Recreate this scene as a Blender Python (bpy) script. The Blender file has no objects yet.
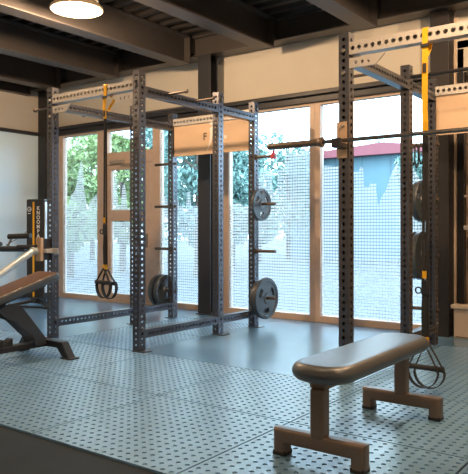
import bpy, bmesh, math, random
from mathutils import Vector, Matrix
random.seed(7)
PI = math.pi
sc = bpy.context.scene
COL = sc.collection

# ------------------------------------------------------------------ helpers
CS, CN = 0.805, 0.593           # cosine / sine of the camera yaw
CAMZ = 1.09
def px(x, Y):                   # world X on the plane Y seen in photo column x
    r = (x - 234) / 649.0
    d = Y / (CN * r + CS)
    return d * (CS * r - CN)
def pz(x, y, Y):                # world z on the plane Y
    r = (x - 234) / 649.0
    d = Y / (CN * r + CS)
    return CAMZ + (228.5 - y) * d / 649.0

class MB:
    def __init__(self): self.bm = bmesh.new()
    def box(self, x0, x1, y0, y1, z0, z1, bev=0.0, seg=2, rot=None, at=None):
        t = bmesh.new()
        bmesh.ops.create_cube(t, size=1.0)
        sx, sy, sz = x1-x0, y1-y0, z1-z0
        for v in t.verts:
            v.co = Vector((v.co.x*sx, v.co.y*sy, v.co.z*sz))
        if bev: bmesh.ops.bevel(t, geom=t.edges[:], offset=min(bev, .49*min(abs(sx),abs(sy),abs(sz))), segments=seg, affect='EDGES', profile=.5)
        c = Vector(((x0+x1)/2, (y0+y1)/2, (z0+z1)/2))
        M = Matrix.Translation(c)
        if rot is not None: M = Matrix.Translation(c) @ rot.to_4x4()
        bmesh.ops.transform(t, matrix=M, verts=t.verts)
        self.merge(t); return self
    def merge(self, t):
        me = bpy.data.meshes.new('tmp'); t.to_mesh(me); t.free()
        self.bm.from_mesh(me); bpy.data.meshes.remove(me)
    def cyl(self, p0, p1, r, n=16, r2=None, cap=True):
        p0, p1 = Vector(p0), Vector(p1); r2 = r if r2 is None else r2
        return self.sweep([p0, p1], [r, r2], n, cap)
    def sweep(self, pts, rad, n=10, cap=True):
        pts = [Vector(p) for p in pts]
        if not isinstance(rad, (list, tuple)): rad = [rad]*len(pts)
        bm = self.bm; rings = []
        t0 = (pts[1]-pts[0]).normalized()
        up = Vector((0,0,1)) if abs(t0.z) < .9 else Vector((1,0,0))
        a = t0.cross(up).normalized()
        for i, p in enumerate(pts):
            if i == 0: t = t0
            elif i == len(pts)-1: t = (pts[i]-pts[i-1]).normalized()
            else:
                t = (pts[i+1]-pts[i-1])
                t = t.normalized() if t.length > 1e-9 else t0
            a = (a - t*a.dot(t)).normalized(); b = t.cross(a)
            rings.append([bm.verts.new(p + (a*math.cos(2*PI*k/n) + b*math.sin(2*PI*k/n))*rad[i]) for k in range(n)])
        for i in range(len(rings)-1):
            for k in range(n):
                bm.faces.new((rings[i][k], rings[i][(k+1)%n], rings[i+1][(k+1)%n], rings[i+1][k]))
        if cap:
            bm.faces.new(rings[0][::-1]); bm.faces.new(rings[-1])
        return self
    def ribbon(self, pts, side, w, t=.003):
        pts = [Vector(p) for p in pts]; side = Vector(side).normalized(); bm = self.bm; rings = []
        for i, p in enumerate(pts):
            a = pts[max(i-1,0)]; b = pts[min(i+1,len(pts)-1)]
            tg = (b-a).normalized(); s = (side - tg*side.dot(tg)).normalized(); nn = tg.cross(s)
            rings.append([bm.verts.new(p + s*sx*w/2 + nn*sy*t/2) for sx, sy in ((-1,-1),(1,-1),(1,1),(-1,1))])
        for i in range(len(rings)-1):
            for k in range(4):
                bm.faces.new((rings[i][k], rings[i][(k+1)%4], rings[i+1][(k+1)%4], rings[i+1][k]))
        bm.faces.new(rings[0][::-1]); bm.faces.new(rings[-1])
        return self
    def lathe(self, prof, origin, axis='x', n=40, closed=False):
        bm = self.bm; o = Vector(origin); rings = []
        for (r, h) in prof:
            ring = []
            for k in range(n):
                c, s = math.cos(2*PI*k/n)*r, math.sin(2*PI*k/n)*r
                v = {'x': (h, c, s), 'y': (s, h, c), 'z': (c, s, h)}[axis]
                ring.append(bm.verts.new(o + Vector(v)))
            rings.append(ring)
        m = len(rings)
        for i in range(m if closed else m-1):
            j = (i+1) % m
            for k in range(n):
                bm.faces.new((rings[i][k], rings[i][(k+1)%n], rings[j][(k+1)%n], rings[j][k]))
        if not closed:
            if prof[0][0] > 1e-4: bm.faces.new(rings[0][::-1])
            if prof[-1][0] > 1e-4: bm.faces.new(rings[-1])
        return self
    def prism(self, poly, axis, a, b):       # poly in the two other axes, extruded along axis
        bm = self.bm
        def mk(u, v, h): return {'x': (h,u,v), 'y': (u,h,v), 'z': (u,v,h)}[axis]
        A = [bm.verts.new(mk(u,v,a)) for u,v in poly]; B = [bm.verts.new(mk(u,v,b)) for u,v in poly]
        n = len(poly)
        bm.faces.new(A[::-1]); bm.faces.new(B)
        for k in range(n): bm.faces.new((A[k], A[(k+1)%n], B[(k+1)%n], B[k]))
        return self
    def holed(self, axis, p, length, w, h=None, pitch=.0508, r=.011, faces=(0,1,2,3), start=None):
        """square tube along axis from point p (centre of section), bolt holes along the chosen faces"""
        bm = self.bm; h = h or w; p = Vector(p)
        ax = {'x': Vector((1,0,0)), 'y': Vector((0,1,0)), 'z': Vector((0,0,1))}[axis]
        e1, e2 = {'x': (Vector((0,1,0)),Vector((0,0,1))), 'y': (Vector((1,0,0)),Vector((0,0,1))), 'z': (Vector((1,0,0)),Vector((0,1,0)))}[axis]
        n = int(length/pitch); m0 = (length-n*pitch)/2
        sides = [(-e2, e1, w, h/2), (e1, e2, h, w/2), (e2, -e1, w, h/2), (-e1, -e2, h, w/2)]
        for fi, (nn, tt, width, off) in enumerate(sides):
            def P(s, t): return p + ax*t + nn*off + tt*s
            hw = width/2
            if fi not in faces:
                bm.faces.new([bm.verts.new(P(*q)) for q in ((-hw,0),(hw,0),(hw,length),(-hw,length))]); continue
            for a, b in ((0,m0),(length-m0,length)):
                if b-a > 1e-5: bm.faces.new([bm.verts.new(P(*q)) for q in ((-hw,a),(hw,a),(hw,b),(-hw,b))])
            for i in range(n):
                a = m0+i*pitch; b = a+pitch; c = (a+b)/2
                out = [(-hw,a),(0,a),(hw,a),(hw,c),(hw,b),(0,b),(-hw,b),(-hw,c)]
                inn = [(r*math.cos(t), c+r*math.sin(t)) for t in [(-3+k)*PI/4 for k in range(8)]]
                O = [bm.verts.new(P(*q)) for q in out]; I = [bm.verts.new(P(*q)) for q in inn]
                L = [bm.verts.new(P(*q)-nn*.005) for q in inn]
                for k in range(8):
                    bm.faces.new((O[k],O[(k+1)%8],I[(k+1)%8],I[k]))
                    bm.faces.new((I[k],I[(k+1)%8],L[(k+1)%8],L[k]))
        for t in (0, length):
            bm.faces.new([bm.verts.new(p+ax*t+e1*a*w/2+e2*b*h/2) for a,b in ((-1,-1),(1,-1),(1,1),(-1,1))])
        return self
    def build(self, name, mat, parent=None, smooth=False, clean=True):
        if clean:
            bmesh.ops.remove_doubles(self.bm, verts=self.bm.verts, dist=1e-5)
            bmesh.ops.recalc_face_normals(self.bm, faces=self.bm.faces)
        me = bpy.data.meshes.new(name); self.bm.to_mesh(me); self.bm.free()
        if smooth:
            for p in me.polygons: p.use_smooth = True
            try: me.set_sharp_from_angle(angle=math.radians(40))
            except Exception: pass
        me.materials.append(mat)
        o = bpy.data.objects.new(name, me); COL.objects.link(o)
        if parent: o.parent = parent
        return o

def tag(o, label, cat, group=None):
    o['label'] = label; o['category'] = cat
    if group: o['group'] = group
    return o
def empty(name, loc, label, cat, group=None, rz=0):
    o = bpy.data.objects.new(name, None); COL.objects.link(o); o.location = loc; o.rotation_euler.z = rz
    o.empty_display_size = .1
    return tag(o, label, cat, group)
def struct(o): o['kind'] = 'structure'; return o
def copy_tree(o, parent=None):
    c = o.copy(); COL.objects.link(c)
    if parent: c.parent = parent
    for ch in list(o.children): copy_tree(ch, c)
    return c
def text_obj(name, body, size, mat, parent, M, depth=.0015):
    cu = bpy.data.curves.new('letters', 'FONT'); cu.body = body; cu.size = size; cu.extrude = depth; cu.offset = size*.03
    cu.align_x = 'CENTER'; cu.align_y = 'CENTER'
    t = bpy.data.objects.new('letters', cu); COL.objects.link(t)
    bpy.context.view_layer.update()
    me = bpy.data.meshes.new_from_object(t.evaluated_get(bpy.context.evaluated_depsgraph_get()))
    bpy.data.objects.remove(t)
    me.transform(M); me.materials.clear(); me.materials.append(mat); me.name = name
    o = bpy.data.objects.new(name, me); COL.objects.link(o); o.parent = parent
    return o

# ------------------------------------------------------------------ materials
def mat(name, col, rough=.5, metal=0.0, var=.08, scale=30, bump=0, spec=.5, bscale=None, col2=None):
    m = bpy.data.materials.new(name); m.use_nodes = True
    nt = m.node_tree; b = nt.nodes['Principled BSDF']
    b.inputs['Roughness'].default_value = rough; b.inputs['Metallic'].default_value = metal
    b.inputs['Specular IOR Level'].default_value = spec
    tc = nt.nodes.new('ShaderNodeTexCoord'); no = nt.nodes.new('ShaderNodeTexNoise')
    no.inputs['Scale'].default_value = scale; no.inputs['Detail'].default_value = 3
    nt.links.new(tc.outputs['Object'], no.inputs['Vector'])
    mx = nt.nodes.new('ShaderNodeMix'); mx.data_type = 'RGBA'
    A = [min(1, c*(1-var)) for c in col]; B = [min(1, c*(1+var)) for c in col] if col2 is None else col2
    mx.inputs[6].default_value = (*A, 1); mx.inputs[7].default_value = (*B, 1)
    nt.links.new(no.outputs['Fac'], mx.inputs[0]); nt.links.new(mx.outputs[2], b.inputs['Base Color'])
    if bump:
        n2 = nt.nodes.new('ShaderNodeTexNoise'); n2.inputs['Scale'].default_value = bscale or scale*6
        nt.links.new(tc.outputs['Object'], n2.inputs['Vector'])
        bp = nt.nodes.new('ShaderNodeBump'); bp.inputs['Strength'].default_value = bump; bp.inputs['Distance'].default_value = .003
        nt.links.new(n2.outputs['Fac'], bp.inputs['Height']); nt.links.new(bp.outputs['Normal'], b.inputs['Normal'])
    return m
def emit(name, col, s):
    m = bpy.data.materials.new(name); m.use_nodes = True; nt = m.node_tree
    nt.nodes.remove(nt.nodes['Principled BSDF']); e = nt.nodes.new('ShaderNodeEmission')
    e.inputs[0].default_value = (*col, 1); e.inputs[1].default_value = s
    nt.links.new(e.outputs[0], nt.nodes['Material Output'].inputs[0]); return m
def glass_mat():
    m = bpy.data.materials.new('window_glass'); m.use_nodes = True; nt = m.node_tree
    nt.nodes.remove(nt.nodes['Principled BSDF'])
    t = nt.nodes.new('ShaderNodeBsdfTransparent'); t.inputs[0].default_value = (.93, .98, 1, 1)
    g = nt.nodes.new('ShaderNodeBsdfGlossy'); g.inputs['Roughness'].default_value = .02
    f = nt.nodes.new('ShaderNodeFresnel'); f.inputs[0].default_value = 1.25
    x = nt.nodes.new('ShaderNodeMixShader')
    nt.links.new(f.outputs[0], x.inputs[0]); nt.links.new(t.outputs[0], x.inputs[1]); nt.links.new(g.outputs[0], x.inputs[2])
    nt.links.new(x.outputs[0], nt.nodes['Material Output'].inputs[0]); return m
def film_mat(name='frosted_dot_film', period=.036, open_=.27, solid=0.0):
    """white printed film: opaque white squares, thin clear gaps"""
    m = bpy.data.materials.new(name); m.use_nodes = True; nt = m.node_tree
    nt.nodes.remove(nt.nodes['Principled BSDF'])
    tc = nt.nodes.new('ShaderNodeTexCoord'); sp = nt.nodes.new('ShaderNodeSeparateXYZ')
    nt.links.new(tc.outputs['Object'], sp.inputs[0])
    def gap(out, per, frac):
        a = nt.nodes.new('ShaderNodeMath'); a.operation = 'MULTIPLY'; a.inputs[1].default_value = 1/per
        b = nt.nodes.new('ShaderNodeMath'); b.operation = 'FRACT'
        c = nt.nodes.new('ShaderNodeMath'); c.operation = 'LESS_THAN'; c.inputs[1].default_value = frac
        nt.links.new(out, a.inputs[0]); nt.links.new(a.outputs[0], b.inputs[0]); nt.links.new(b.outputs[0], c.inputs[0])
        return c.outputs[0]
    gx = gap(sp.outputs['X'], period, open_*.55); gz = gap(sp.outputs['Z'], period, open_)
    mxm = nt.nodes.new('ShaderNodeMath'); mxm.operation = 'MAXIMUM'
    nt.links.new(gx, mxm.inputs[0]); nt.links.new(gz, mxm.inputs[1])
    d = nt.nodes.new('ShaderNodeBsdfDiffuse'); d.inputs[0].default_value = (.85,.88,.9,1)
    tl = nt.nodes.new('ShaderNodeBsdfTranslucent'); tl.inputs[0].default_value = (.53,.505,.50,1)
    w = nt.nodes.new('ShaderNodeMixShader'); w.inputs[0].default_value = .78
    nt.links.new(d.outputs[0], w.inputs[1]); nt.links.new(tl.outputs[0], w.inputs[2])
    t = nt.nodes.new('ShaderNodeBsdfTransparent')
    x = nt.nodes.new('ShaderNodeMixShader')
    nt.links.new(mxm.outputs[0], x.inputs[0]); nt.links.new(w.outputs[0], x.inputs[1]); nt.links.new(t.outputs[0], x.inputs[2])
    nt.links.new(x.outputs[0], nt.nodes['Material Output'].inputs[0]); return m

M_rack   = mat('graphite_powder_coat', (.105,.107,.125), .33, .75, .10, 40, .05)
M_plateS = mat('brushed_beam_steel', (.50,.47,.44), .42, .25, .06, 25, .05)
M_bolt   = mat('zinc_bolt', (.24,.23,.22), .35, .7)
M_black  = mat('black_steel', (.022,.022,.025), .4, .2)
M_rubblk = mat('black_rubber', (.02,.02,.022), .6)
M_chrome = mat('chrome', (.46,.54,.60), .30, .25, .03)
M_peg    = mat('steel_peg', (.12,.088,.068), .45, .3)
M_bronze = mat('bronze_tube_paint', (.17,.12,.09), .36, .25, .12, 60, .05)
M_pad    = mat('black_vinyl', (.058,.066,.076), .38, 0, .12, 50, .06, 1.0, 500)
M_padbr  = mat('brown_vinyl', (.11,.055,.034), .4, 0, .12, 50, .10, .5, 500)
M_yellow = mat('yellow_webbing', (.85,.44,.01), .7, 0, .06, 200)
M_web    = mat('black_webbing', (.02,.02,.022), .75)
M_plate  = mat('rubber_weight_plate', (.06,.075,.09), .38, 0, .12, 60, .06, .7)
M_white  = mat('white_lettering', (.75,.73,.7), .5)
M_tan    = mat('tan_sheet', (.60,.43,.29), .5, 0, .04, 8)
M_jcup   = mat('tan_liner', (.52,.36,.24), .5)
M_wood   = mat('timber_frame', (.56,.42,.325), .5, 0, .15, 12, .05)
M_wallup = mat('beige_plaster', (.56,.53,.47), .8, 0, .04, 3)
M_wall   = mat('pale_wall_panel', (.66,.84,.95), .6, 0, .03, 2)
M_trim   = mat('dark_trim', (.03,.032,.04), .45, .2)
M_beam   = mat('dark_beam_paint', (.066,.060,.060), .40, .15, .12, 6)
M_deck   = mat('deck_metal', (.035,.031,.03), .5, .3, .1, 8)
M_conc   = mat('dark_screed', (.016,.026,.036), .75, 0, .3, 4, .25, .2, 60)
M_mat    = mat('perforated_rubber', (.165,.32,.50), .30, 0, .20, 5, .12, .8, 260)
M_smooth = mat('smooth_rubber_sheet', (.15,.29,.44), .24, 0, .06, 3, .06, .9, 200)
M_beige  = mat('beige_cupboard', (.55,.43,.33), .55, 0, .04, 6)
M_red    = mat('red_plastic', (.5,.03,.05), .5)
M_glass  = glass_mat(); M_film = film_mat()
M_leaf   = mat('leaf_green', (.15,.23,.08), .6, 0, .4, 2, col2=(.38,.48,.20))
M_leaf2  = mat('leaf_teal', (.10,.19,.17), .6, 0, .4, 2, col2=(.26,.42,.38))
M_bark   = mat('bark', (.10,.07,.05), .9)
M_pave   = mat('outdoor_paving', (.06,.075,.085), .8, 0, .1, 2)
M_hall   = mat('pale_blue_cladding', (.10,.185,.225), .6, 0, .04, 1)
M_roofr  = mat('red_roof', (.22,.05,.065), .6)
M_rim    = mat('lamp_rim', (.70,.55,.40), .4, .2)
M_lamp   = emit('lamp_glow', (1, .80, .56), 9)

# ------------------------------------------------------------------ setting
FT = -.012
WY = 6.66                        # inner face of the window wall
LX = -8.76                       # inner face of the left wall
struct(MB().box(LX-.1, 2.6, -1.6, 7.3, -.14, FT).build('floor', M_conc))

# perforated rubber floor tiles: real round recesses
CELL = .055
def perforated(bm, x0, y0, nx, ny, cx, cy):
    R, DEP = .0130, -.006
    for i in range(nx):
        for j in range(ny):
            a, b = x0+i*cx, y0+j*cy; mx, my = a+cx/2, b+cy/2
            out = [(a,b),(mx,b),(a+cx,b),(a+cx,my),(a+cx,b+cy),(mx,b+cy),(a,b+cy),(a,my)]
            ang = [(-3+k)*PI/4 for k in range(8)]
            O = [bm.verts.new((*q,0)) for q in out]
            I = [bm.verts.new((mx+R*math.cos(t), my+R*math.sin(t), 0)) for t in ang]
            B = [bm.verts.new((mx+R*.86*math.cos(t), my+R*.86*math.sin(t), DEP)) for t in ang]
            for k in range(8):
                l = (k+1)%8
                bm.faces.new((O[k],O[l],I[l],I[k])); bm.faces.new((I[k],I[l],B[l],B[k]))
            bm.faces.new(B)
def perforated_tile(mb, x0, x1, y0, y1):
    g = .0055
    x0 += g; x1 -= g; y0 += g; y1 -= g
    nx, ny = round((x1-x0)/CELL), round((y1-y0)/CELL)
    bm = mb.bm
    perforated(bm, x0, y0, nx, ny, (x1-x0)/nx, (y1-y0)/ny)
    for q in (((x0,y0),(x1,y0)),((x1,y0),(x1,y1)),((x1,y1),(x0,y1)),((x0,y1),(x0,y0))):
        bm.faces.new([bm.verts.new((*p,z)) for p,z in ((q[0],FT),(q[1],FT),(q[1],0),(q[0],0))])
tiles = MB()
Y0, Y1, Y2 = 2.14, 3.13, 4.13
for k in range(-6, 3):
    xa = -1.915 + k*1.0
    if xa < LX: continue
    for ya, yb in ((Y0,Y1),(Y1,Y2)):
        perforated_tile(tiles, xa, xa+1.0, ya, yb)
for xa in (-5.22, -2.03):
    perforated_tile(tiles, xa, xa+1.07, Y2, Y2+.95); perforated_tile(tiles, xa, xa+1.07, Y2+.95, Y2+1.9)
perforated_tile(tiles, -.96, .05, Y2, Y2+.95); perforated_tile(tiles, -.96, .05, Y2+.95, Y2+1.9)
struct(tiles.build('floor_rubber_tiles', M_mat, clean=False))
sm = MB()
for (a,b,c,d) in ((LX,-5.224,Y2,7.2),(-4.146,-2.034,Y2,7.2),(-5.22,-4.15,Y2+1.904,7.2),(-2.03,2.5,Y2+1.904,7.2),(.054,2.5,Y2,Y2+1.9),(LX,-7.92,Y0,Y2)):
    sm.box(a,b,c,d,FT,0)
struct(sm.build('floor_smooth_sheet', M_smooth))

# window wall: wall above, steel header band, corner posts
struct(MB().box(LX-.1, 2.6, WY+.02, WY+.2, 2.68, 3.6).build('wall_back', M_wallup))
hb = MB().box(LX, -2.2, WY-.07, WY+.16, 2.64, 2.69, .004).box(LX, -2.2, WY-.01, WY+.16, 2.575, 2.64).box(LX, -2.2, WY-.05, WY+.16, 2.56, 2.58, .004)
struct(hb.build('trim_1', M_trim))
struct(MB().box(LX, LX+.17, WY-.1, WY+.06, 0, 3.3).build('trim_2', M_trim))
struct(MB().box(LX-.02, -8.34, WY, WY+.12, 0, 2.58).build('wall_corner', M_wood))
# left wall
struct(MB().box(LX-.12, LX, -1.6, WY+.1, 0, 2.58).build('wall_left', M_wall))
s = MB()
for y in (1.7, 2.9, 4.1, 5.3): s.box(LX-.004, LX+.004, y-.006, y+.006, 0, 2.58)
struct(s.build('trim_3', mat('panel_joint', (.40,.48,.52), .6)))
struct(MB().box(LX-.12, LX, -1.6, WY+.1, 2.62, 3.6).build('wall_left_upper', M_wallup))
struct(MB().box(LX-.05, LX+.05, -1.6, WY, 2.58, 2.63).build('trim_4', M_trim))
struct(MB().box(LX, LX+.015, -1.6, WY-.1, 0, .08).build('baseboard_left', M_trim))

struct(MB().box(LX-.1, 2.7, -1.7, -1.6, 0, 3.6).build('wall_front', M_wallup))
struct(MB().box(2.6, 2.7, -1.6, 7.1, 0, 3.6).build('wall_right', M_wallup))
# roof: corrugated deck, beams, girder
d = MB(); yy = -1.6; prof = []
while yy < 6.9:
    prof += [(yy,3.55),(yy+.07,3.55),(yy+.10,3.60),(yy+.17,3.60)]; yy += .20
bm = d.bm; prev = None
for y, z in prof:
    cur = (bm.verts.new((LX-.1,y,z)), bm.verts.new((2.6,y,z)))
    if prev: bm.faces.new((prev[0],prev[1],cur[1],cur[0]))
    prev = cur
d.box(LX-.1, 2.6, -1.6, 6.9, 3.62, 3.7)
struct(d.build('ceiling', M_deck))
def hbeam_y(xr, y0, y1, zb=3.19, zt=3.55, w=.2, t=.018):
    xc = xr-w/2
    return (MB().box(xr-w, xr, y0, y1, zb, zb+t, .003).box(xr-w, xr, y0, y1, zt-t, zt)
            .box(xc-.006, xc+.006, y0, y1, zb+t, zt-t).box(xr-w, xr, y1-.015, y1, zb, zt).box(xc-.08, xc+.08, 6.335, WY-.14, 3.33, 3.54))
n = 5
for xr in (-9.2+.55, -7.92, -6.66, -5.36, -4.09, -2.81, -1.54, -.27, 1.0):
    struct(hbeam_y(xr, -1.6, 6.34).build('trim_%d' % n, M_beam)); n += 1
g = (MB().box(LX, 2.6, 6.40, 6.62, 3.29, 3.31, .003).box(LX, 2.6, 6.40, 6.62, 3.53, 3.55).box(LX, 2.6, 6.46, 6.48, 3.31, 3.53))
struct(g.build('trim_%d' % n, M_beam)); n += 1
# steel columns
def column(x0, x1, y0, y1, top):
    xm = (x0+x1)/2
    return (MB().box(x0, x1, y0, y0+.014, 0, top, .002).box(x0, x1, y1-.014, y1, 0, top, .002).box(xm-.006, xm+.006, y0+.014, y1-.014, 0, top)
            .box(x0-.02, x1+.02, y0-.02, y1+.02, 0, .012))
struct(column(-5.27, -5.07, 6.38, 6.54, 3.29).build('trim_%d' % n, M_trim)); n += 1
struct(MB().box(-2.31, -2.12, 6.50, 6.70, 0, 3.29, .004).build('trim_%d' % n, mat('dark_column', (.018,.016,.018), .55))); n += 1
# alcove wall right of the column
struct(MB().box(-2.1, 2.6, 7.0, 7.1, 0, 3.6).build('wall_alcove', M_beige))
struct(MB().box(-2.16, -2.1, WY, 7.0, 0, 3.6).build('wall_alcove_side', M_beige))

# ---- glazing: windows and door on the plane WY
ZB, ZT = .075, 2.53
def frame(mb, x0, x1, z0=0., z1=2.57, l=.06, r=.06, b=.075, t=.04, y0=WY, y1=WY+.09):
    mb.box(x0, x0+l, y0, y1, z0, z1, .004); mb.box(x1-r, x1, y0, y1, z0, z1, .004)
    mb.box(x0+l, x1-r, y0, y1, z0, z0+b, .004); mb.box(x0+l, x1-r, y0, y1, z1-t, z1, .004)
    return mb
def pane(x0, x1, z0, z1, parent):
    return MB().box(x0, x1, WY+.045, WY+.051, z0, z1).build('pane', M_glass, parent)
def film(pts, parent):              # thin printed film on the inner side of the pane
    bm = bmesh.new(); vs = [bm.verts.new((x, WY+.043, z)) for x, z in pts]
    f = bm.faces.new(vs); f.normal_update(); bmesh.ops.triangulate(bm, faces=[f])
    mb = MB(); mb.bm.free(); mb.bm = bm
    return mb.build('film', M_film, parent)
def sky(*pp): return [(px(x, WY+.043), pz(x, y, WY+.043)) for x, y in pp]
def window(n, x0, x1, outline, l=.06, r=.06):
    w = frame(MB(), x0, x1, l=l, r=r).build('window_%d' % n, M_wood); struct(w)
    pane(x0+l, x1-r, ZB, ZT, w)
    a, b = x0+l, x1-r
    if outline:
        top = [(min(max(X, a), b), z) for X, z in sky(*outline)]
        top[0] = (a, top[0][1]); top[-1] = (b, top[-1][1])
        film([(a, ZB)] + top + [(b, ZB)][:1] if False else [(a, ZB)] + top + [(b, ZB)], w)
    return w
window(1, -8.34, -7.30, [(64,206),(68,206),(71,196),(75,190),(77,182),(79,170),(81,160),(83,170),(84,188),(86,200),(88,206),(91,200),(94,197),(97,192)], .07, .17)
window(2, -6.24, -5.06, [(157,206),(162,206),(163,196),(166,196),(168,206),(172,206),(174,200),(178,200),(179,206),(186,206),(187,192),(190,192),(191,206),(196,206),(205,206),(213,206)], .05, .07)
window(3, -5.06, -3.80+.065, [(214,206),(230,206),(234,203),(240,203),(243,206),(250,205),(258,176),(262,172),(272,171),(273,192),(277,192),(278,171),(284,168),(285,153),(299,153),(300,149),(310,149)], .07, .07)
window(4, -3.80+.065, -2.31, [(320,166),(338,166),(350,172),(359,172),(360,167),(363,167),(364,187),(369,187),(370,183),(376,183),(378,206),(381,198),(386,190),(392,172),(398,161),(405,200),(409,190),(413,168),(418,176),(424,190),(432,170)], .07, .06)
# the door with its transom light
x0, x1 = -7.30, -6.24
dr = struct(frame(MB(), x0, x1, l=.05, r=.09, b=.03, t=.04).box(x0+.05, x1-.09, WY, WY+.09, 2.03, 2.21, .004).build('door_1', M_wood))
pane(x0+.05, x1-.09, 2.21, ZT, dr)
lf = MB(); a, b = x0+.055, x1-.095
lf.box(a, a+.06, WY+.01, WY+.07, .035, 2.025, .004).box(b-.17, b, WY+.01, WY+.07, .035, 2.025, .004)
for z0, z1 in ((.035,.13),(1.20,1.36),(1.95,2.025)): lf.box(a+.06, b-.17, WY+.01, WY+.07, z0, z1, .004)
lfo = lf.build('door_leaf', M_wood, dr)
pane(a+.06, b-.17, 1.36, 1.95, lfo); pane(a+.06, b-.17, .13, 1.20, lfo)
dz = sky((108,208),(112,206),(113,186),(115,171),(117,186),(118,205),(121,205),(122,190),(124,182),(126,190),(127,208),(131,208))
film([(a+.06, 1.36)] + [(max(a+.061,min(X,b-.171)), z) for X, z in dz] + [(b-.17, 1.36)], lfo)
film([(a+.06,.13),(a+.06,1.2),(b-.17,1.2),(b-.17,.13)], lfo)
MB().box(b-.13, b-.09, WY-.005, WY+.01, .82, 1.02, .003).sweep([(b-.11,WY,.95),(b-.11,WY-.05,.95),(b-.20,WY-.055,.95)], .009).build('door_handle', M_bolt, lfo)
MB().box(a+.08, a+.36, WY-.04, WY+.01, 2.04, 2.09, .005).box(a+.3, a+.55, WY-.03, WY-.015, 2.00, 2.02).build('door_closer', mat('closer_grey',(.35,.30,.26),.5), dr)

# ------------------------------------------------------------------ power racks
RH, PW = 2.49, .08
W, D1, D2 = 1.2, 1.145, 1.79
LR = Vector((-5.306, 4.15, 0)); RR = Vector((-2.12, 4.24, 0))
rack = empty('power_rack', LR, 'dark grey power rack with drilled uprights in front of the glazed door', 'rack', 'two power racks with drilled uprights')
for x in (0, W):
    for y in (0, D1, D2):
        u = MB().holed('z', (x,y,.006), RH-.006, PW, r=.0142).build('upright', M_rack, rack)
        sx = 1 if x else -1
        MB().box(x-.06+.02*sx, x+.06+.05*sx, y-.055, y+.055, 0, .008, .002).build('foot_plate', M_rack, u)
        sd = 1 if x else -1
        if y == 0:
            for zc in (2.36, 2.20): MB().lathe([(0.001,-.016),(.014,-.014),(.016,-.003),(.016,0)], (x, y-PW/2, zc), 'y', 12).build('bolt', M_bolt, u)
        MB().lathe([(.016,0),(.016,.01),(.012,.018),(.001,.018)], (x+PW/2, y, 2.41), 'x', 12).build('bolt', M_bolt, u)
        MB().lathe([(.014,0),(.014,.008),(.010,.014),(.001,.014)], (x+PW/2, y, .20), 'x', 12).build('bolt', M_bolt, u)
def beam_label(o): return o
h = PW/2
MB().holed('x', (h, 0, 2.37), W-PW, .075, .085, r=.0165, faces=(1,3)).build('front_crossmember', M_plateS, rack)
MB().holed('x', (h, D2, 2.37), W-PW, .075, .085, r=.0165, faces=(1,3)).build('rear_crossmember', M_plateS, rack)
for x in (0, W):
    for ya, yb in ((0,D1),(D1,D2)):
        MB().holed('y', (x, ya+h, 2.32), yb-ya-PW, .075, .08, r=.0165, faces=(1,3)).build('top_side_beam', M_rack, rack)
        MB().holed('y', (x, ya+h, .15), yb-ya-PW, .075, .075, r=.0165, faces=(1,3)).build('bottom_side_beam', M_rack, rack)
for x, s in ((h, 1), (W-h, -1)):
    g = MB()
    L = .25; ya, yb = -.036, -.028
    # sloped gusset plate with a row of holes
    bmg = MB().holed('x', (0, 0, 0), .20, .012, .07, r=.0145, faces=(1,3))
    bmesh.ops.transform(bmg.bm, matrix=Matrix.Translation((x if s > 0 else x-.20, -.03, 2.265)), verts=bmg.bm.verts)
    t = x+.20*s
    bmg.prism([(t,2.23),(t,2.30),(t+.07*s,2.30)] if s > 0 else [(t,2.30),(t,2.23),(t+.07*s,2.30)], 'y', -.036, -.024)
    bmg.build('gusset', M_plateS, rack)
# pull-up bar between the middle uprights
MB().cyl((h, D1, 2.39), (W-h, D1, 2.39), .016).build('pull_up_bar', M_black, rack)
# band pegs on the side beams
for x, s in ((0,-1),(W,1)):
    for y in ((.34, .73) if s > 0 else (.62,)):
        MB().cyl((x+s*.0375, y, 2.335), (x+s*.25, y, 2.335), .012).lathe([(.012,0),(.018,.004*s),(.018,.022*s),(.012,.026*s)], (x+s*.25, y, 2.335), 'x', 14).build('band_peg', M_peg, rack, True)
# storage pegs on the rear uprights
PZ = (1.88, 1.36, .84, .33)
for x, s in ((0,-1),(W,1)):
    for z in PZ:
        p = MB().cyl((x+s*h, D2, z), (x+s*.29, D2, z), .0165)
        p.lathe([(.034,0),(.034,.012*s),(.022,.014*s),(.022,.02*s)], (x+s*h, D2, z), 'x', 16)
        p.lathe([(.016,0),(.016,-.02*s),(.008,-.022*s)], (x-s*h, D2, z), 'x', 10)
        p.build('storage_peg', M_peg, rack, True)
# name plate sheet under the rear crossmember
npl = MB().box(h+.002, W-h-.002, D2-.02, D2-.012, 1.96, 2.325, .002).build('name_plate', M_tan, rack)
MT = lambda x, z, y: Matrix.Translation((x, y, z)) @ Matrix.Rotation(PI/2, 4, 'X')
fx, fz = px(205, 5.92)-LR.x, pz(205, 136, 5.92)
text_obj('lettering', 'F', .115, mat('letter_brown',(.12,.08,.05),.5), npl, MT(fx, fz-.01, D2-.0215), .001)
sw = MB()
def logo(mb, cx, cz, k):
    pts = [(.055,.09),(.06,.0),(.035,-.09),(-.03,-.20),(.005,-.11),(.018,0),(.012,.06)]
    mb.prism([(cx+a*k, cz+b*k) for a,b in pts][::-1], 'y', D2-.0235, D2-.0205)
    mb.prism([(cx+.035*k+.026*k*math.cos(t*PI/6), cz+.125*k+.026*k*math.sin(t*PI/6)) for t in range(12)], 'y', D2-.0235, D2-.0205)
logo(sw, px(209, 5.92)-LR.x, fz+.02, 1.0)
cx2, cz2 = px(225.5, 5.92)-LR.x, pz(225.5, 137, 5.92)
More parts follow.
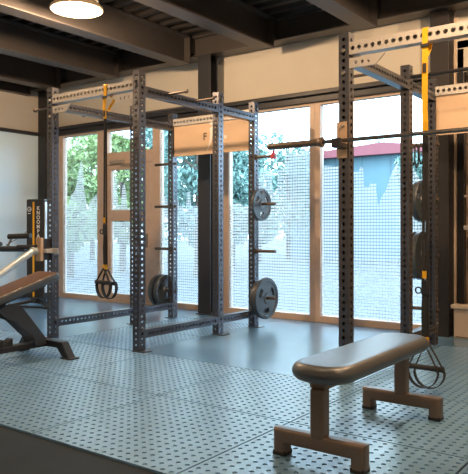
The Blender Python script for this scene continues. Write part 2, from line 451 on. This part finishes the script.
sw.prism([(cx2+.022*math.cos(t*PI/6), cz2+.022*math.sin(t*PI/6)) for t in range(12)], 'y', D2-.0235, D2-.0205)
sw.prism([(cx2-.05,cz2-.05),(cx2-.035,cz2-.02),(cx2-.02,cz2-.03),(cx2-.035,cz2-.06)][::-1], 'y', D2-.0235, D2-.0205)
sw.build('emblem', M_white, npl)
rack2 = copy_tree(rack); rack2.location = RR
MB().cyl((-h, 0, 2.30), (-.27, 0, 2.30), .010).lathe([(.002,-.024),(.016,-.018),(.022,0),(.016,.018),(.01,.022)], (-.28,0,2.30), 'x', 14).build('ball_peg', M_peg, rack, True)
rack2['label'] = 'dark grey power rack holding the barbell, behind the flat bench'

# ------------------------------------------------------------------ weight plates
def plate(kind, loc, label, R, t=.03, grips=3, parent_text=None):
    """axis along x, centre at loc"""
    r0 = empty(kind, loc, label, 'weight plate')
    bm = MB()
    prof = [(.026,-t/2),(.055,-t/2),(.06,-t*.30),(R*.80,-t*.30),(R*.84,-t/2),(R*.97,-t/2),(R,-t*.35),(R,t*.35),(R*.97,t/2),(R*.84,t/2),(R*.80,t*.30),(.06,t*.30),(.055,t/2),(.026,t/2)]
    if not grips:
        bm.lathe(prof, (0,0,0), 'x', 48, closed=True)
    else:
        # web with real grip slots: rim + hub + web ring cut by slots
        n = 72; ri, ro = R*.47, R*.70
        rad = [.026, .055, .06, ri, ro, R*.80, R*.84, R*.97, R]
        th  = [t/2, t/2, t*.3, t*.3, t*.3, t*.3, t/2, t/2, t*.33]
        F = [[], []]
        b = bm.bm
        for si, sg in enumerate((-1,1)):
            for r_, h_ in zip(rad, th):
                F[si].append([b.verts.new((sg*h_, r_*math.cos(2*PI*k/n), r_*math.sin(2*PI*k/n))) for k in range(n)])
        def slot(k):
            a = (k+.5)/n*grips; a -= math.floor(a)
            return abs(a-.5) < .17
        off = int(n/4) + n//(2*grips)
        sl = [slot((k+off) % n) for k in range(n)]
        for i in range(len(rad)-1):
            for k in range(n):
                l = (k+1) % n
                if i == 3 and sl[k]: continue
                for si in (0,1):
                    q = (F[si][i][k],F[si][i][l],F[si][i+1][l],F[si][i+1][k])
                    b.faces.new(q)
        for k in range(n):
            l = (k+1) % n
            b.faces.new((F[0][-1][k],F[0][-1][l],F[1][-1][l],F[1][-1][k]))
            b.faces.new((F[0][0][k],F[0][0][l],F[1][0][l],F[1][0][k]))
            if sl[k]:
                for i in (3,4): b.faces.new((F[0][i][k],F[0][i][l],F[1][i][l],F[1][i][k]))
                if not sl[k-1]: b.faces.new((F[0][3][k],F[0][4][k],F[1][4][k],F[1][3][k]))
                if not sl[l]: b.faces.new((F[0][3][l],F[0][4][l],F[1][4][l],F[1][3][l]))
    bm.build('disc', M_plate, r0, True)
    MB().lathe([(.0225,-t*.5-.001),(.034,-t*.5-.001),(.034,t*.5+.001),(.0225,t*.5+.001)], (0,0,0), 'x', 24, closed=True).build('hub_ring', M_bolt, r0, True)
    return r0
def RP(rk, side, z, off, R):        # on a storage peg: outward offset from the upright face; the plate hangs, its bore on the peg
    x = rk.x + (W + h + off if side > 0 else -h - off)
    return (x, rk.y + D2, z - .0058)
pu = plate('weight_plate', RP(LR,1,1.36,.065,.18), 'small grey weight plate alone on the second highest peg, before the glass', .182, .035, 3)
M2 = Matrix.Rotation(PI/2, 4, 'Z') @ Matrix.Rotation(PI/2, 4, 'X')
M_num = mat('raised_number', (.22,.24,.26), .5)
for body, z in (('10', .127), ('10', -.127)):
    text_obj('number', body, .055, M_num, pu, Matrix.Translation((.0125, 0, z)) @ M2, .003)
plate('weight_plate', RP(LR,1,.33,.125,.225), 'large grey weight plate with grip slots, outer one low on the peg before the glass', .228, .042, 3)
plate('weight_plate', RP(LR,1,.33,.066,.2), 'weight plate behind the large slotted plate, against the rack upright', .20, .05, 3)
plate('weight_plate', RP(LR,-1,.33,.075,.2), 'black weight plate beside the door, inner one of the low pair', .20, .05, 3)
plate('weight_plate', RP(LR,-1,.33,.165,.2), 'black weight plate beside the door, outer one of the low pair', .20, .06, 3)
plate('weight_plate', RP(RR,-1,1.36,.075,.2), 'dark weight plate seen nearly edge on, upper one beside the dark column', .20, .06, 3)
plate('weight_plate', RP(RR,-1,.84,.07,.23), 'thick dark weight plate nearest the upright, below the single upper plate', .232, .055, 0)
plate('weight_plate', RP(RR,-1,.84,.145,.22), 'dark weight plate on the outside of the thick plate, below the single upper plate', .225, .05, 0)
# red spring collar on the top peg
cl = empty('spring_collar', (LR.x+W+.265, LR.y+D2, 1.88), 'red collar clipped on the end of the top storage peg', 'collar')
MB().lathe([(.019,-.022),(.032,-.020),(.032,.020),(.019,.022)], (0,0,0), 'x', 20, closed=True).build('ring', M_red, cl, True)
MB().box(-.015,.015,-.010,.010,.028,.062,.005).build('lever', M_red, cl)
MB().box(-.015,.015,-.045,-.026,-.035,-.012,.005).build('lever', M_red, cl)
# band looped over the top peg of the other rack
bl = MB()
for k, (dx, rr, tilt) in enumerate(((.07,.085,.1),(.115,.10,-.1),(.155,.09,.2))):
    pts = []
    for i in range(25):
        a = 2*PI*i/24
        pts.append((RR.x-h-dx+tilt*.03*math.sin(a), RR.y+D2+rr*.55*math.sin(a), 1.88+.022-rr*1.15+rr*1.15*math.cos(a)))
    bl.sweep(pts, .007, 8, False)
tag(bl.build('resistance_band', M_rubblk, None, True), 'black looped bands hanging from the top peg beside the yellow strap', 'exercise band')

# ------------------------------------------------------------------ barbell on J-cups
BY, BZ = RR.y - h - .055, 1.712
bb = empty('barbell', (-1.555, BY, BZ), 'steel barbell resting across the rack behind the flat bench', 'barbell')
kn = MB().cyl((-.71,0,0),(.71,0,0), .0145)
kn.build('shaft', mat('dark_bar_steel',(.16,.15,.145),.3,.9), bb, True)
for s in (-1,1):
    sl = MB().lathe([(.001,s*1.175),(.021,s*1.173),(.025,s*1.165),(.025,s*.738)], (0,0,0), 'x', 24)
    so = sl.build('sleeve', M_peg, bb, True)
    MB().lathe([(.0145,s*.703),(.036,s*.703),(.036,s*.721),(.030,s*.729),(.030,s*.743),(.0145,s*.743)], (0,0,0), 'x', 24, closed=True).build('collar', M_bronze, so, True)
def jcup(loc, label):
    j = empty('j_cup', loc, label, 'barbell holder')
    MB().box(-.047,.030,-.010,-.002,-.12,.14,.003).box(-.052,-.044,-.01,.07,-.12,.14,.003).build('bracket', M_jcup, j)
    MB().box(-.035,.035,-.115,-.010,-.055,-.018,.006).box(-.035,.035,-.125,-.095,-.055,.012,.006).build('hook', M_black, j)
    MB().box(-.030,.030,-.095,-.010,-.018,-.0145,.001).box(-.022,.022,-.018,-.010,-.01,.10,.003).build('liner', M_jcup, j)
    MB().lathe([(.001,-.028),(.012,-.026),(.012,-.010)], (0,0,.105), 'y', 12).build('pin', M_bolt, j)
    return j
jcup((RR.x, RR.y-h-.001, BZ), 'tan and black barbell holder clamped on the upright under the bar, near the sleeve')
jcup((RR.x+W, RR.y-h-.001, BZ), 'tan and black barbell holder under the other end of the bar, beyond the yellow strap')

# ------------------------------------------------------------------ suspension trainers
def handle(parent, x, y, zt, zg, zb, half, lean):
    """webbing triangle, grip, foot loop: zt top, zg grip height, zb bottom of the loop"""
    hd = MB()
    for s in (-1,1): hd.ribbon([(x,y,zt),(x+s*half*.55,y+lean*.4,(zt+zg)/2),(x+s*half*.95,y+lean,zg+.012)], (0,1,0), .022)
    H = hd.build('handle', M_web, parent)
    MB().cyl((x-half, y+lean, zg), (x+half, y+lean, zg), .017, 14).lathe([(.017,0),(.021,.003),(.021,.010),(.017,.012)], (x+half-.006,y+lean,zg), 'x', 14).lathe([(.017,0),(.021,-.003),(.021,-.010),(.017,-.012)], (x-half+.006,y+lean,zg), 'x', 14).build('grip', M_rubblk, H, True)
    pts = []
    for i in range(17):
        a = PI*i/16
        pts.append((x-math.cos(a)*half*1.12*(1 if 0<i<16 else .9), y+lean+.01, zg-.0-(zg-zb)*math.sin(a)**.8))
    MB().ribbon(pts, (0,1,0), .034, .005).build('foot_loop', M_web, H)
    return H
def trainer(loc, label, zbeam, zy, zmid, ztab, zg, zb, half, kink=0.0, tail=True):
    """loc = point on the front face of the crossmember, on the floor"""
    t = empty('suspension_trainer', loc, label, 'suspension trainer', 'suspension trainers hung on the racks')
    top = zbeam+.0455; y0 = -.004; y1 = .080
    # anchor strap: over the beam and down both sides
    MB().ribbon([(0,y0,zy),(kink,y0-.012,zy+.09),(0,y0-.006,zy+.16),(0,y0,zbeam-.06),(0,y0,zbeam),(0,y0,top-.002),(0,y0+.008,top+.003),(0,y1-.008,top+.003),(0,y1,top-.002),(0,y1,zbeam-.05)]+([(.06,y1-.01,zbeam-.07),(.02,y0+.014,zbeam-.20)] if tail else [(0,y1-.02,zbeam-.09),(.0,y0+.01,zbeam-.14)]), (1,0,0), .038, .003).build('anchor_strap', M_yellow, t)
    MB().box(-.028,.028,y0-.014,y0-.003,zbeam-.085,zbeam-.060,.004).build('buckle', M_black, t)
    MB().box(-.012,.012,y0-.0115,y0-.0095,zbeam-.25,zbeam-.19).build('care_tag', M_black, t)
    s = MB().ribbon([(-.008,y0,zy+.01),(-.012,y0,zmid)], (1,0,0), .02).ribbon([(.010,y0+.004,zy+.01),(.012,y0+.004,zmid)], (1,0,0), .02)
    s.ribbon([(0,y0,zmid+.02),(-.006,y0-.004,(zmid+ztab)/2),(-.004,y0,ztab)], (1,0,0), .036).ribbon([(.012,y0+.005,zmid+.02),(.016,y0+.004,ztab)], (1,0,0), .024)
    s.build('main_strap', M_web, t)
    MB().box(-.024,.024,y0-.01,y0+.008,zmid-.05,zmid+.05,.006).lathe([(.016,-.004),(.024,-.004),(.024,.004),(.016,.004)], (-.045,y0,zmid-.02), 'y', 18, closed=True).build('adjuster', M_black, t)
    MB().box(-.014,.014,y0-.013,y0-.009,zmid+.06,zmid+.11,.001).build('yellow_tab', M_yellow, t)
    MB().box(-.028,-.004,y0-.008,y0+.001,ztab-.022,ztab+.022,.002).box(.002,.026,y0-.003,y0+.007,ztab-.022,ztab+.022,.002).build('yellow_tab', M_yellow, t)
    handle(t, -.012, y0-.006, ztab-.01, zg+.006, zb+.01, half, -.012)
    handle(t, .014, y0+.010, ztab-.01, zg-.006, zb, half, .022)
    return t
tx = px(105.0, LR.y-.0425)
trainer((tx, LR.y-.0375, 0), 'yellow and black strap trainer hanging in front of the glazed door', 2.37, 2.10, 1.08, .735, .59, .44, .085)
tx2 = px(425, RR.y-.0425)
trainer((tx2, RR.y-.0375, 0), 'yellow and black strap trainer hanging beside the far end of the flat bench', 2.37, 1.705, .70, .352, .170, .03, .093, .006, False)

# ------------------------------------------------------------------ flat bench
fb = empty('weight_bench', (-1.471, 2.67, 0), 'flat black padded bench on bronze tube legs, standing on the rubber tiles', 'bench')
def rounded(hw, y0, y1, r, n=10):
    pts = []
    for cx, cy, a0 in ((hw-r,y1-r,0),(-hw+r,y1-r,PI/2),(-hw+r,y0+r,PI),(hw-r,y0+r,1.5*PI)):
        for i in range(n+1):
            a = a0+PI/2*i/n; pts.append((cx+r*math.cos(a), cy+r*math.sin(a)))
    return pts
def cushion(outline, z0, z1, rad, taper=1.0):
    """upholstered slab: rounded edges all round"""
    mb = MB(); bm = mb.bm; n = len(outline); rings = []
    cx = sum(p[0] for p in outline)/n; cy = sum(p[1] for p in outline)/n
    hx = max(p[0] for p in outline)-cx; hy = max(p[1] for p in outline)-cy
    for i in range(13):
        a = -PI/2+PI*i/12
        ins = rad*(1-math.cos(a)); zz = (z0+z1)/2+math.sin(a)*(z1-z0)/2*(1 if a < 0 else 1)
        rings.append([bm.verts.new((cx+(x-cx)*(1-ins/hx), cy+(y-cy)*(1-ins/hy), zz)) for x, y in outline])
    for i in range(12):
        for k in range(n): bm.faces.new((rings[i][k], rings[i][(k+1)%n], rings[i+1][(k+1)%n], rings[i+1][k]))
    bm.faces.new(rings[0][::-1])
    last = rings[-1]
    for j in (.6, .25):
        nr = [bm.verts.new((cx+(v.co.x-cx)*(.5+.5*j), cy+(v.co.y-cy)*(.5+.5*j)*1.0, z1+.004*(1-j))) for v in last]
        for k in range(n): bm.faces.new((last[k], last[(k+1)%n], nr[(k+1)%n], nr[k]))
        last = nr; break
    bm.faces.new(last)
    return mb
cushion([(a+.012,b) for a,b in rounded(.155, -.10, 1.085, .12)], .382, .466, .038).build('pad', M_pad, fb, True)
MB().box(-.045,.045,-.02,1.02,.345,.388,.008).build('pad_rail', M_bronze, fb)
TS = .036
for y in (0, .99):
    MB().box(-TS,TS,y-TS,y+TS,.11,.35,.014,3).build('post', M_bronze, fb)
    c = MB()
    # one tube mitred down into two feet
    path = [Vector((-.204,0,.018)), Vector((-.204,0,.094)), Vector((.204,0,.094)), Vector((.204,0,.018))]
    sec = [(a, b) for a, b in rounded(TS, -TS, TS, .021, 5)]
    rings = []
    for q in range(4):
        def nrm(u, v): t = (path[v]-path[u]).normalized(); return Vector((-t.z, 0, t.x))
        n1 = nrm(max(q-1,0), max(q-1,0)+1); n2 = nrm(min(q,2), min(q,2)+1)
        m = (n1+n2)/(1+n1.dot(n2))
        rings.append([c.bm.verts.new(path[q] + m*a + Vector((0, y+b, 0))) for a, b in sec])
    ns = len(sec)
    for q in range(3):
        for k in range(ns): c.bm.faces.new((rings[q][k], rings[q][(k+1)%ns], rings[q+1][(k+1)%ns], rings[q+1][k]))
    c.bm.faces.new(rings[0][::-1]); c.bm.faces.new(rings[3])
    co = c.build('crossbar', M_bronze, fb, True)
    for x in (-.204, .204): MB().box(x-.0345,x+.0345,y-.0345,y+.0345,0,.024,.004).build('rubber_foot', M_rubblk, co)

# ------------------------------------------------------------------ adjustable bench
ab = empty('adjustable_bench', (-4.665, 3.56, 0), 'adjustable bench with inclined brown pad, feet in front of the rack', 'bench')
sl = math.atan2(.715-.545, 3.62-3.03)
hinge = Matrix.Translation((0, .05, .715)) @ Matrix.Rotation(sl, 4, 'X')
c = cushion(rounded(.145, -1.00, .0, .03, 5), -.062, 0, .012); bmesh.ops.transform(c.bm, matrix=hinge, verts=c.bm.verts)
c.build('back_pad', M_pad, ab, True)
c = cushion(rounded(.135, -.985, -.012, .03, 5), -.004, .004, .004); bmesh.ops.transform(c.bm, matrix=hinge, verts=c.bm.verts)
c.build('pad_cover', M_padbr, ab, True)
c = MB().box(-.06,.06,-.62,-.585,.0065,.0085); bmesh.ops.transform(c.bm, matrix=hinge, verts=c.bm.verts)
c.build('stitched_mark', M_white, ab)
c = cushion(rounded(.145, -1.40, -1.0, .04, 5), .345, .41, .02); c.build('seat_pad', M_pad, ab, True)
c = MB().box(-.05,.05,-.95,-.10,-.10,-.062,.006); bmesh.ops.transform(c.bm, matrix=hinge, verts=c.bm.verts)
c.build('back_frame', M_black, ab)
for s in (-1,1):
    MB().prism([(-.50,.43),(-.40,.48),(-.28,.44),(-.05,.16),(-.04,.10),(-.15,.10),(-.17,.17),(-.34,.33),(-.42,.36)][::-1], 'x', s*.075-.005, s*.075+.005).build('support_plate', mat('grey_plate_steel',(.05,.055,.065),.38,.3), ab)
MB().box(-.045,.045,-1.35,0,.075,.125,.006).build('base_rail', M_black, ab)
t = MB()
for k in range(8): t.prism([(-1.05+k*.09,.125),(-.975+k*.09,.125),(-.975+k*.09,.185),(-1.02+k*.09,.165)], 'x', -.04, .04)
t.build('ladder', M_black, ab)
f = MB().prism([(-.37,0),(-.29,0),(-.22,.09),(.22,.09),(.29,0),(.37,0),(.27,.135),(-.27,.135)][::-1], 'y', -.04, .04)
bmesh.ops.bevel(f.bm, geom=f.bm.edges[:], offset=.006, segments=2, affect='EDGES')
fo = f.build('foot_bar', M_black, ab)
for s in (-1,1): MB().box(s*.335-.065,s*.335+.065,-.05,.05,0,.012,.004).build('rubber_foot', M_rubblk, fo)
f = MB().box(-.20,.20,-1.40,-1.33,.0,.06,.008).box(-.05,.05,-1.25,-1.15,.12,.36,.006); f.build('front_foot', M_black, ab)
MB().lathe([(.001,0),(.016,0),(.016,.02),(.001,.024)], (.0,-.02,.135), 'z', 14).build('bolt', M_bolt, ab)

# ------------------------------------------------------------------ lever arms fixed to the first upright
la = empty('lever_arm', (LR.x, LR.y-h, .87), 'chrome lever arm with black grips, bolted to the upright above the inclined bench', 'lever arm')
MB().box(.03,.085,-.10,.0,-.02,.02,.004).box(.045,.165,-.03,-.02,-.028,.028,.004).build('clamp', mat('pale_steel',(.6,.6,.6),.35,.6), la)
MB().box(-.05,.03,-.13,-.095,-.10,.13,.006).build('bracket', M_jcup, la)
MB().box(-.035,.02,-.095,-.002,-.09,.12,.006).build('pivot_block', M_black, la)
A = Vector((-.04,-.16,.0)); B = Vector((-.02,-1.45,-.715))
MB().cyl(A, B, .033, 18).build('tube', M_chrome, la, True)
MB().lathe([(.001,-.03),(.036,-.026),(.040,0),(.040,.03),(.001,.034)], A, 'y', 18).build('end_cap', M_chrome, la, True)
MB().cyl((-.24,-.20,.035), (-.02,-.14,.04), .022, 14).build('grip', M_rubblk, la, True)
MB().sweep([(-.45,-.35,.02),(-.40,-.42,.0),(-.46,-.60,-.09),(-.5,-1.2,-.34)], .012, 10).build('tube', M_black, la, True)
la2 = MB()
l2 = empty('lever_arm', (LR.x-.72, LR.y-.10, .93), 'dark blue steel lever arm with short black handles before the pale wall', 'lever arm')
MB().cyl((.0,.0,.0),(-.05,-.75,-.17), .022, 14).build('tube', mat('blue_black_steel',(.05,.08,.11),.35,.5), l2, True)
MB().cyl((.0,.0,-.05),(-.05,-.80,-.16), .016, 14).build('tube', M_chrome, l2, True)
MB().cyl((.10,.02,.075),(.36,.10,.085), .028, 14).build('grip', M_rubblk, l2, True)
MB().cyl((.0,-.02,-.055),(.34,.06,-.05), .030, 14).build('grip', M_rubblk, l2, True)
MB().sweep([(.12,.02,-.02),(.08,.0,-.06),(.16,.03,.08)], .012, 8).build('link', M_bolt, l2, True)
MB().cyl((-.05,-.75,-.17),(-.05,-.78,-.93),.02,12).cyl((-.05,-.78,-.915),(-.05,-.3,-.915),.015,12).cyl((-.25,-.78,-.915),(.15,-.78,-.915),.015,12).build('stand', M_black, l2, True)
# ------------------------------------------------------------------ tall training tower in the corner
tw = empty('training_tower', (-7.62, 5.72, 0), 'tall black cable tower with yellow stripe and vertical lettering, beside the pale wall', 'exercise machine', None, .25)
MB().box(-.15,.15,-.09,.09,.12,1.50,.02,3).build('housing', M_black, tw)
MB().box(-.035,-.005,-.094,-.089,.14,1.46,.001).build('yellow_stripe', M_yellow, tw)
MB().box(.155,.17,-.08,.08,.2,1.46,.004).build('side_rail', mat('silver_rail',(.6,.68,.72),.3,.6), tw)
for i, ch in enumerate('KNOOMPART'):
    text_obj('lettering', ch, .072, M_white, tw, Matrix.Translation((.062,-.0925,1.37-i*.064)) @ Matrix.Rotation(PI/2,4,'X'), .001)
MB().lathe([(.026,-.0945),(.034,-.0945),(.034,-.089),(.026,-.089)], (-.09,0,1.36), 'y', 24, closed=True).box(-.092,-.06,-.0945,-.089,1.352,1.366).box(-.112,-.068,-.0945,-.089,1.295,1.305).build('emblem', M_white, tw)
MB().box(-.05,.05,-.12,.1,.05,.13,.01).sweep([(-.30,-.20,.02),(-.05,-.05,.08),(.05,-.05,.08),(.32,-.22,.02)], .022, 10).cyl((-.30,-.20,.015),(.32,-.22,.015),.014).cyl((0,0,.05),(0,.30,.02),.022).box(-.34,-.26,-.24,-.16,0,.03,.006).box(.28,.36,-.26,-.18,0,.03,.006).box(-.04,.04,.27,.34,0,.03,.006).build('base', M_black, tw)
MB().sweep([(-.06,-.10,1.10),(-.14,-.20,.98),(-.32,-.30,.86)], .004, 6).build('cord', M_rubblk, tw)

# ------------------------------------------------------------------ cable machine and low box in the alcove
cm = empty('cable_machine', (-1.75, 6.72, 0), 'black cable machine with steel guide rods, in the alcove behind the dark column', 'exercise machine')
for x in (-.31, .62):
    MB().box(x-.035,x+.035,-.04,.04,.0,2.92,.004).build('upright', M_black, cm)
MB().box(-.345,.655,-.04,.04,2.92,3.0,.004).build('top_bar', M_black, cm)
for x in (-.20, -.135): MB().cyl((x,.03,.05),(x,.03,2.92),.0125).build('guide_rod', M_chrome, cm, True)
MB().box(-.275,.585,-.06,-.01,1.075,1.125,.004).build('cross_rail', M_plateS, cm)
MB().box(-.275,.585,-.04,-.01,1.405,1.432,.004).build('cross_rail', M_plateS, cm)
MB().sweep([(-.24,-.02,2.55),(-.23,-.03,2.66),(-.17,-.05,2.80),(-.05,-.06,2.86),(.2,-.06,2.88)], .009, 8).build('cable', M_rubblk, cm, True)
MB().sweep([(-.24,-.03,1.0),(-.23,-.04,.80),(-.18,-.06,.66),(-.06,-.08,.62),(.1,-.08,.66)], .007, 8).build('cable', M_rubblk, cm, True)
MB().lathe([(.001,-.02),(.05,-.018),(.05,-.006),(.042,0),(.05,.006),(.05,.018),(.001,.02)], (-.17,-.01,2.83), 'y', 24).build('pulley', M_black, cm, True)
MB().box(-.345,.655,-.12,.20,0,.05,.004).build('base', M_black, cm)
bx = empty('storage_box', (-1.55, 6.53, 0), 'low beige box with overhanging lid, on the floor at the foot of the dark column', 'box')
MB().box(-.52,.55,-.03,.06,0,.295,.004).build('body', M_beige, bx)
MB().box(-.545,.57,-.055,.065,.295,.335,.006).build('lid', mat('pale_lid',(.62,.52,.42),.5), bx)
MB().box(-.505,.535,-.034,-.029,.01,.02).build('toe_line', M_bronze, bx)

# ------------------------------------------------------------------ ceiling lamp
def lamp(x, y, z, label=None, k=1.0):
    L = empty('ceiling_lamp', (x, y, z), label, 'lamp', 'round lamps under the roof deck')
    MB().lathe([(.10,.36),(.11,.30),(.15,.20),(.20,.09),(.205,.07),(.19,.07),(.12,.24),(.09,.30)], (0,0,0), 'z', 40).cyl((0,0,.33),(0,0,.37),.06).build('housing', M_rim, L, True)
    MB().lathe([(.20,.07),(.205,.05),(.245,.022),(.25,.0),(.24,-.006),(.215,.0),(.195,.05)], (0,0,0), 'z', 48, closed=True).build('rim', M_rim, L, True)
    MB().lathe([(.214,.006),(.16,-.008),(.08,-.014),(.001,-.016)], (0,0,0), 'z', 48).build('diffuser', M_lamp, L, True)
    MB().lathe([(.201,.068),(.198,.10),(.17,.16),(.12,.22)], (0,0,0), 'z', 40).build('glow_dome', emit('dome_glow', (1,.75,.45), 3), L, True)
    for a in (.6, 2.6, 4.7): MB().box(.205*math.cos(a)-.012,.205*math.cos(a)+.012,.205*math.sin(a)-.012,.205*math.sin(a)+.012,.02,.06,.003).build('clip', M_bronze, L)
    ld = bpy.data.lights.new('lamp_bulb', 'POINT'); ld.energy = LAMP_W*k; ld.color = (1,.66,.38); ld.shadow_soft_size = .05
    lo = bpy.data.objects.new('lamp_bulb', ld); COL.objects.link(lo); lo.parent = L; lo.location = (0,0,-.075)
    return L
LAMP_W = 105
lamp(-4.86, 4.08, 3.17, 'round glowing lamp hanging under the roof above the left rack', 1.5)
for x, y in ((-4.86,1.2),(-2.18,1.6),(-.9,3.3),(-7.3,1.2),(.4,2.6),(-1.0,5.15)):  # extra lamps out of view, added to brighten the room and the alcove
    lamp(x, y, 3.17, 'unseen round lamp added under the roof to light the room', 1.0 if y > 3 else .3)

# ------------------------------------------------------------------ outdoors
struct(MB().box(-40, 30, WY+.2, 60, -.2, -.05).build('outdoor_ground', M_pave))
def tree(x, y, H, R, label, leafm, n=5200, low=.10, ls=.095):
    t = empty('tree', (x, y, -.05), label, 'tree', 'trees outside the windows')
    tr = MB(); tr.sweep([(0,0,0),(.05,0,H*.3),(-.03,.04,H*.6),(.02,0,H*.85)], [.09,.075,.05,.02], 8)
    for k in range(5):
        a = k*1.3; z = H*(.3+.1*k); tr.sweep([(0,0,z),(math.cos(a)*R*.35,math.sin(a)*R*.35,z+H*.08),(math.cos(a)*R*.7,math.sin(a)*R*.7,z+H*.13)], [.04,.025,.01], 6)
    tr.build('trunk', M_bark, t)
    f = MB(); bm = f.bm
    blobs = [(random.uniform(-.5,.5)*R, random.uniform(-.5,.5)*R, H*(low+(1-low)*random.uniform(.15,.85)), R*random.uniform(.3,.55)) for _ in range(12)]
    for _ in range(n):
        bx_, by_, bz_, br_ = random.choice(blobs)
        v = Vector((random.gauss(0,1),random.gauss(0,1),random.gauss(0,1))).normalized()*br_*random.uniform(.6,1.0)
        p = Vector((bx_,by_,bz_))+v
        if p.z < .1: continue
        a = Vector((random.gauss(0,1),random.gauss(0,1),random.gauss(0,1))).normalized()*ls*random.uniform(.6,1.2)
        b = a.cross(Vector((random.gauss(0,1),random.gauss(0,1),random.gauss(0,1))).normalized())*.55
        bm.faces.new([bm.verts.new(p-a), bm.verts.new(p+b), bm.verts.new(p+a), bm.verts.new(p-b)])
    f.build('foliage', leafm, t, clean=False)
    return t
def at(x, Y): return (px(x, Y), Y)
trees = [(70,9.7,3.3,.85,'bushy green tree outside behind the leftmost pane',M_leaf),(92,15.5,4.7,1.5,'green tree outside between the first pane and the door',M_leaf),
         (122,11.8,4.2,1.0,'light green tree outside behind the glazed door',M_leaf),(170,16,5.0,1.5,'thin tree outside in the pane beside the door',M_leaf2),
         (197,11.8,4.2,1.2,'tree outside half hidden by the steel column',M_leaf2),(232,15.0,4.2,1.1,'tree outside between the steel column and the rack',M_leaf2),
         (259,18.3,4.5,1.05,'tree outside above the plate pegs',M_leaf2),(288,20.6,4.9,1.3,'tree outside above the barbell sleeve',M_leaf2),
         (318,28.5,5.6,1.3,'small treetop above the red roof, beside the upright',M_leaf2),(376,31,6.6,1.8,'low treetop rising over the red roof',M_leaf2),(436,17,4.6,1.2,'tree outside behind the yellow strap',M_leaf2)]
for (x, Y, H, R, lab, lm) in trees:
    tree(*at(x, Y), H, R, lab, lm)
bd = empty('hall', (px(372, 22), 22, -.05), 'pale blue hall with a low red roof outside the right windows', 'building')
X0, X1 = px(286,22)-px(372,22), px(452,22)-px(372,22)
bz = pz(372, 156, 22)+.05
MB().box(X0, X1, 0, 3, 0, bz).build('wall', M_hall, bd)
MB().prism([(X0-.3,bz),(X1+.3,bz),(X1+.3,bz+.12),((X0+X1)/2+.9,bz+.42),(X0-.3,bz+.12)], 'y', -.4, 3.3).build('roof', M_roofr, bd)
sj = MB()
for k in range(1,6): sj.box(X0+(X1-X0)*k/6-.02, X0+(X1-X0)*k/6+.02, -.02, 0.01, 0, bz)
sj.build('cladding_joint', mat('joint_blue',(.085,.155,.19),.6), bd)

# ------------------------------------------------------------------ sky, sun, camera
w = bpy.data.worlds.new('sky'); sc.world = w; w.use_nodes = True
nt = w.node_tree; bg = nt.nodes['Background']
tc = nt.nodes.new('ShaderNodeTexCoord'); no = nt.nodes.new('ShaderNodeTexNoise'); no.inputs['Scale'].default_value = 2.2
cr = nt.nodes.new('ShaderNodeValToRGB')
cr.color_ramp.elements[0].position = .3; cr.color_ramp.elements[0].color = (.44,.74,1.0,1)
cr.color_ramp.elements[1].position = .62; cr.color_ramp.elements[1].color = (.72,.89,1,1)
nt.links.new(tc.outputs['Generated'], no.inputs['Vector']); nt.links.new(no.outputs['Fac'], cr.inputs['Fac'])
nt.links.new(cr.outputs[0], bg.inputs['Color'])
bg.inputs['Strength'].default_value = 6.6
sd = bpy.data.lights.new('sun', 'SUN'); sd.energy = 1.0; sd.angle = .05; sd.color = (1,.95,.88)
so = bpy.data.objects.new('sun', sd); COL.objects.link(so); so.rotation_euler = (math.radians(48), 0, math.radians(-35))

cd = bpy.data.cameras.new('camera'); cam = bpy.data.objects.new('camera', cd); COL.objects.link(cam)
cam.location = (0,0,CAMZ); cam.rotation_euler = (PI/2, 0, math.atan2(CN, CS))
cd.sensor_fit = 'HORIZONTAL'; cd.sensor_width = 36; cd.lens = 649/468*36
cd.shift_y = -(237-228.5)/468
cd.clip_start = .05; cd.clip_end = 200
sc.camera = cam
sc.view_settings.view_transform = 'Standard'; sc.view_settings.look = 'None'
sc.view_settings.exposure = 0.45; sc.view_settings.gamma = 1; sc.view_settings.use_curve_mapping = False
sc.cycles.use_denoising = True
sc.cycles.transparent_max_bounces = 16
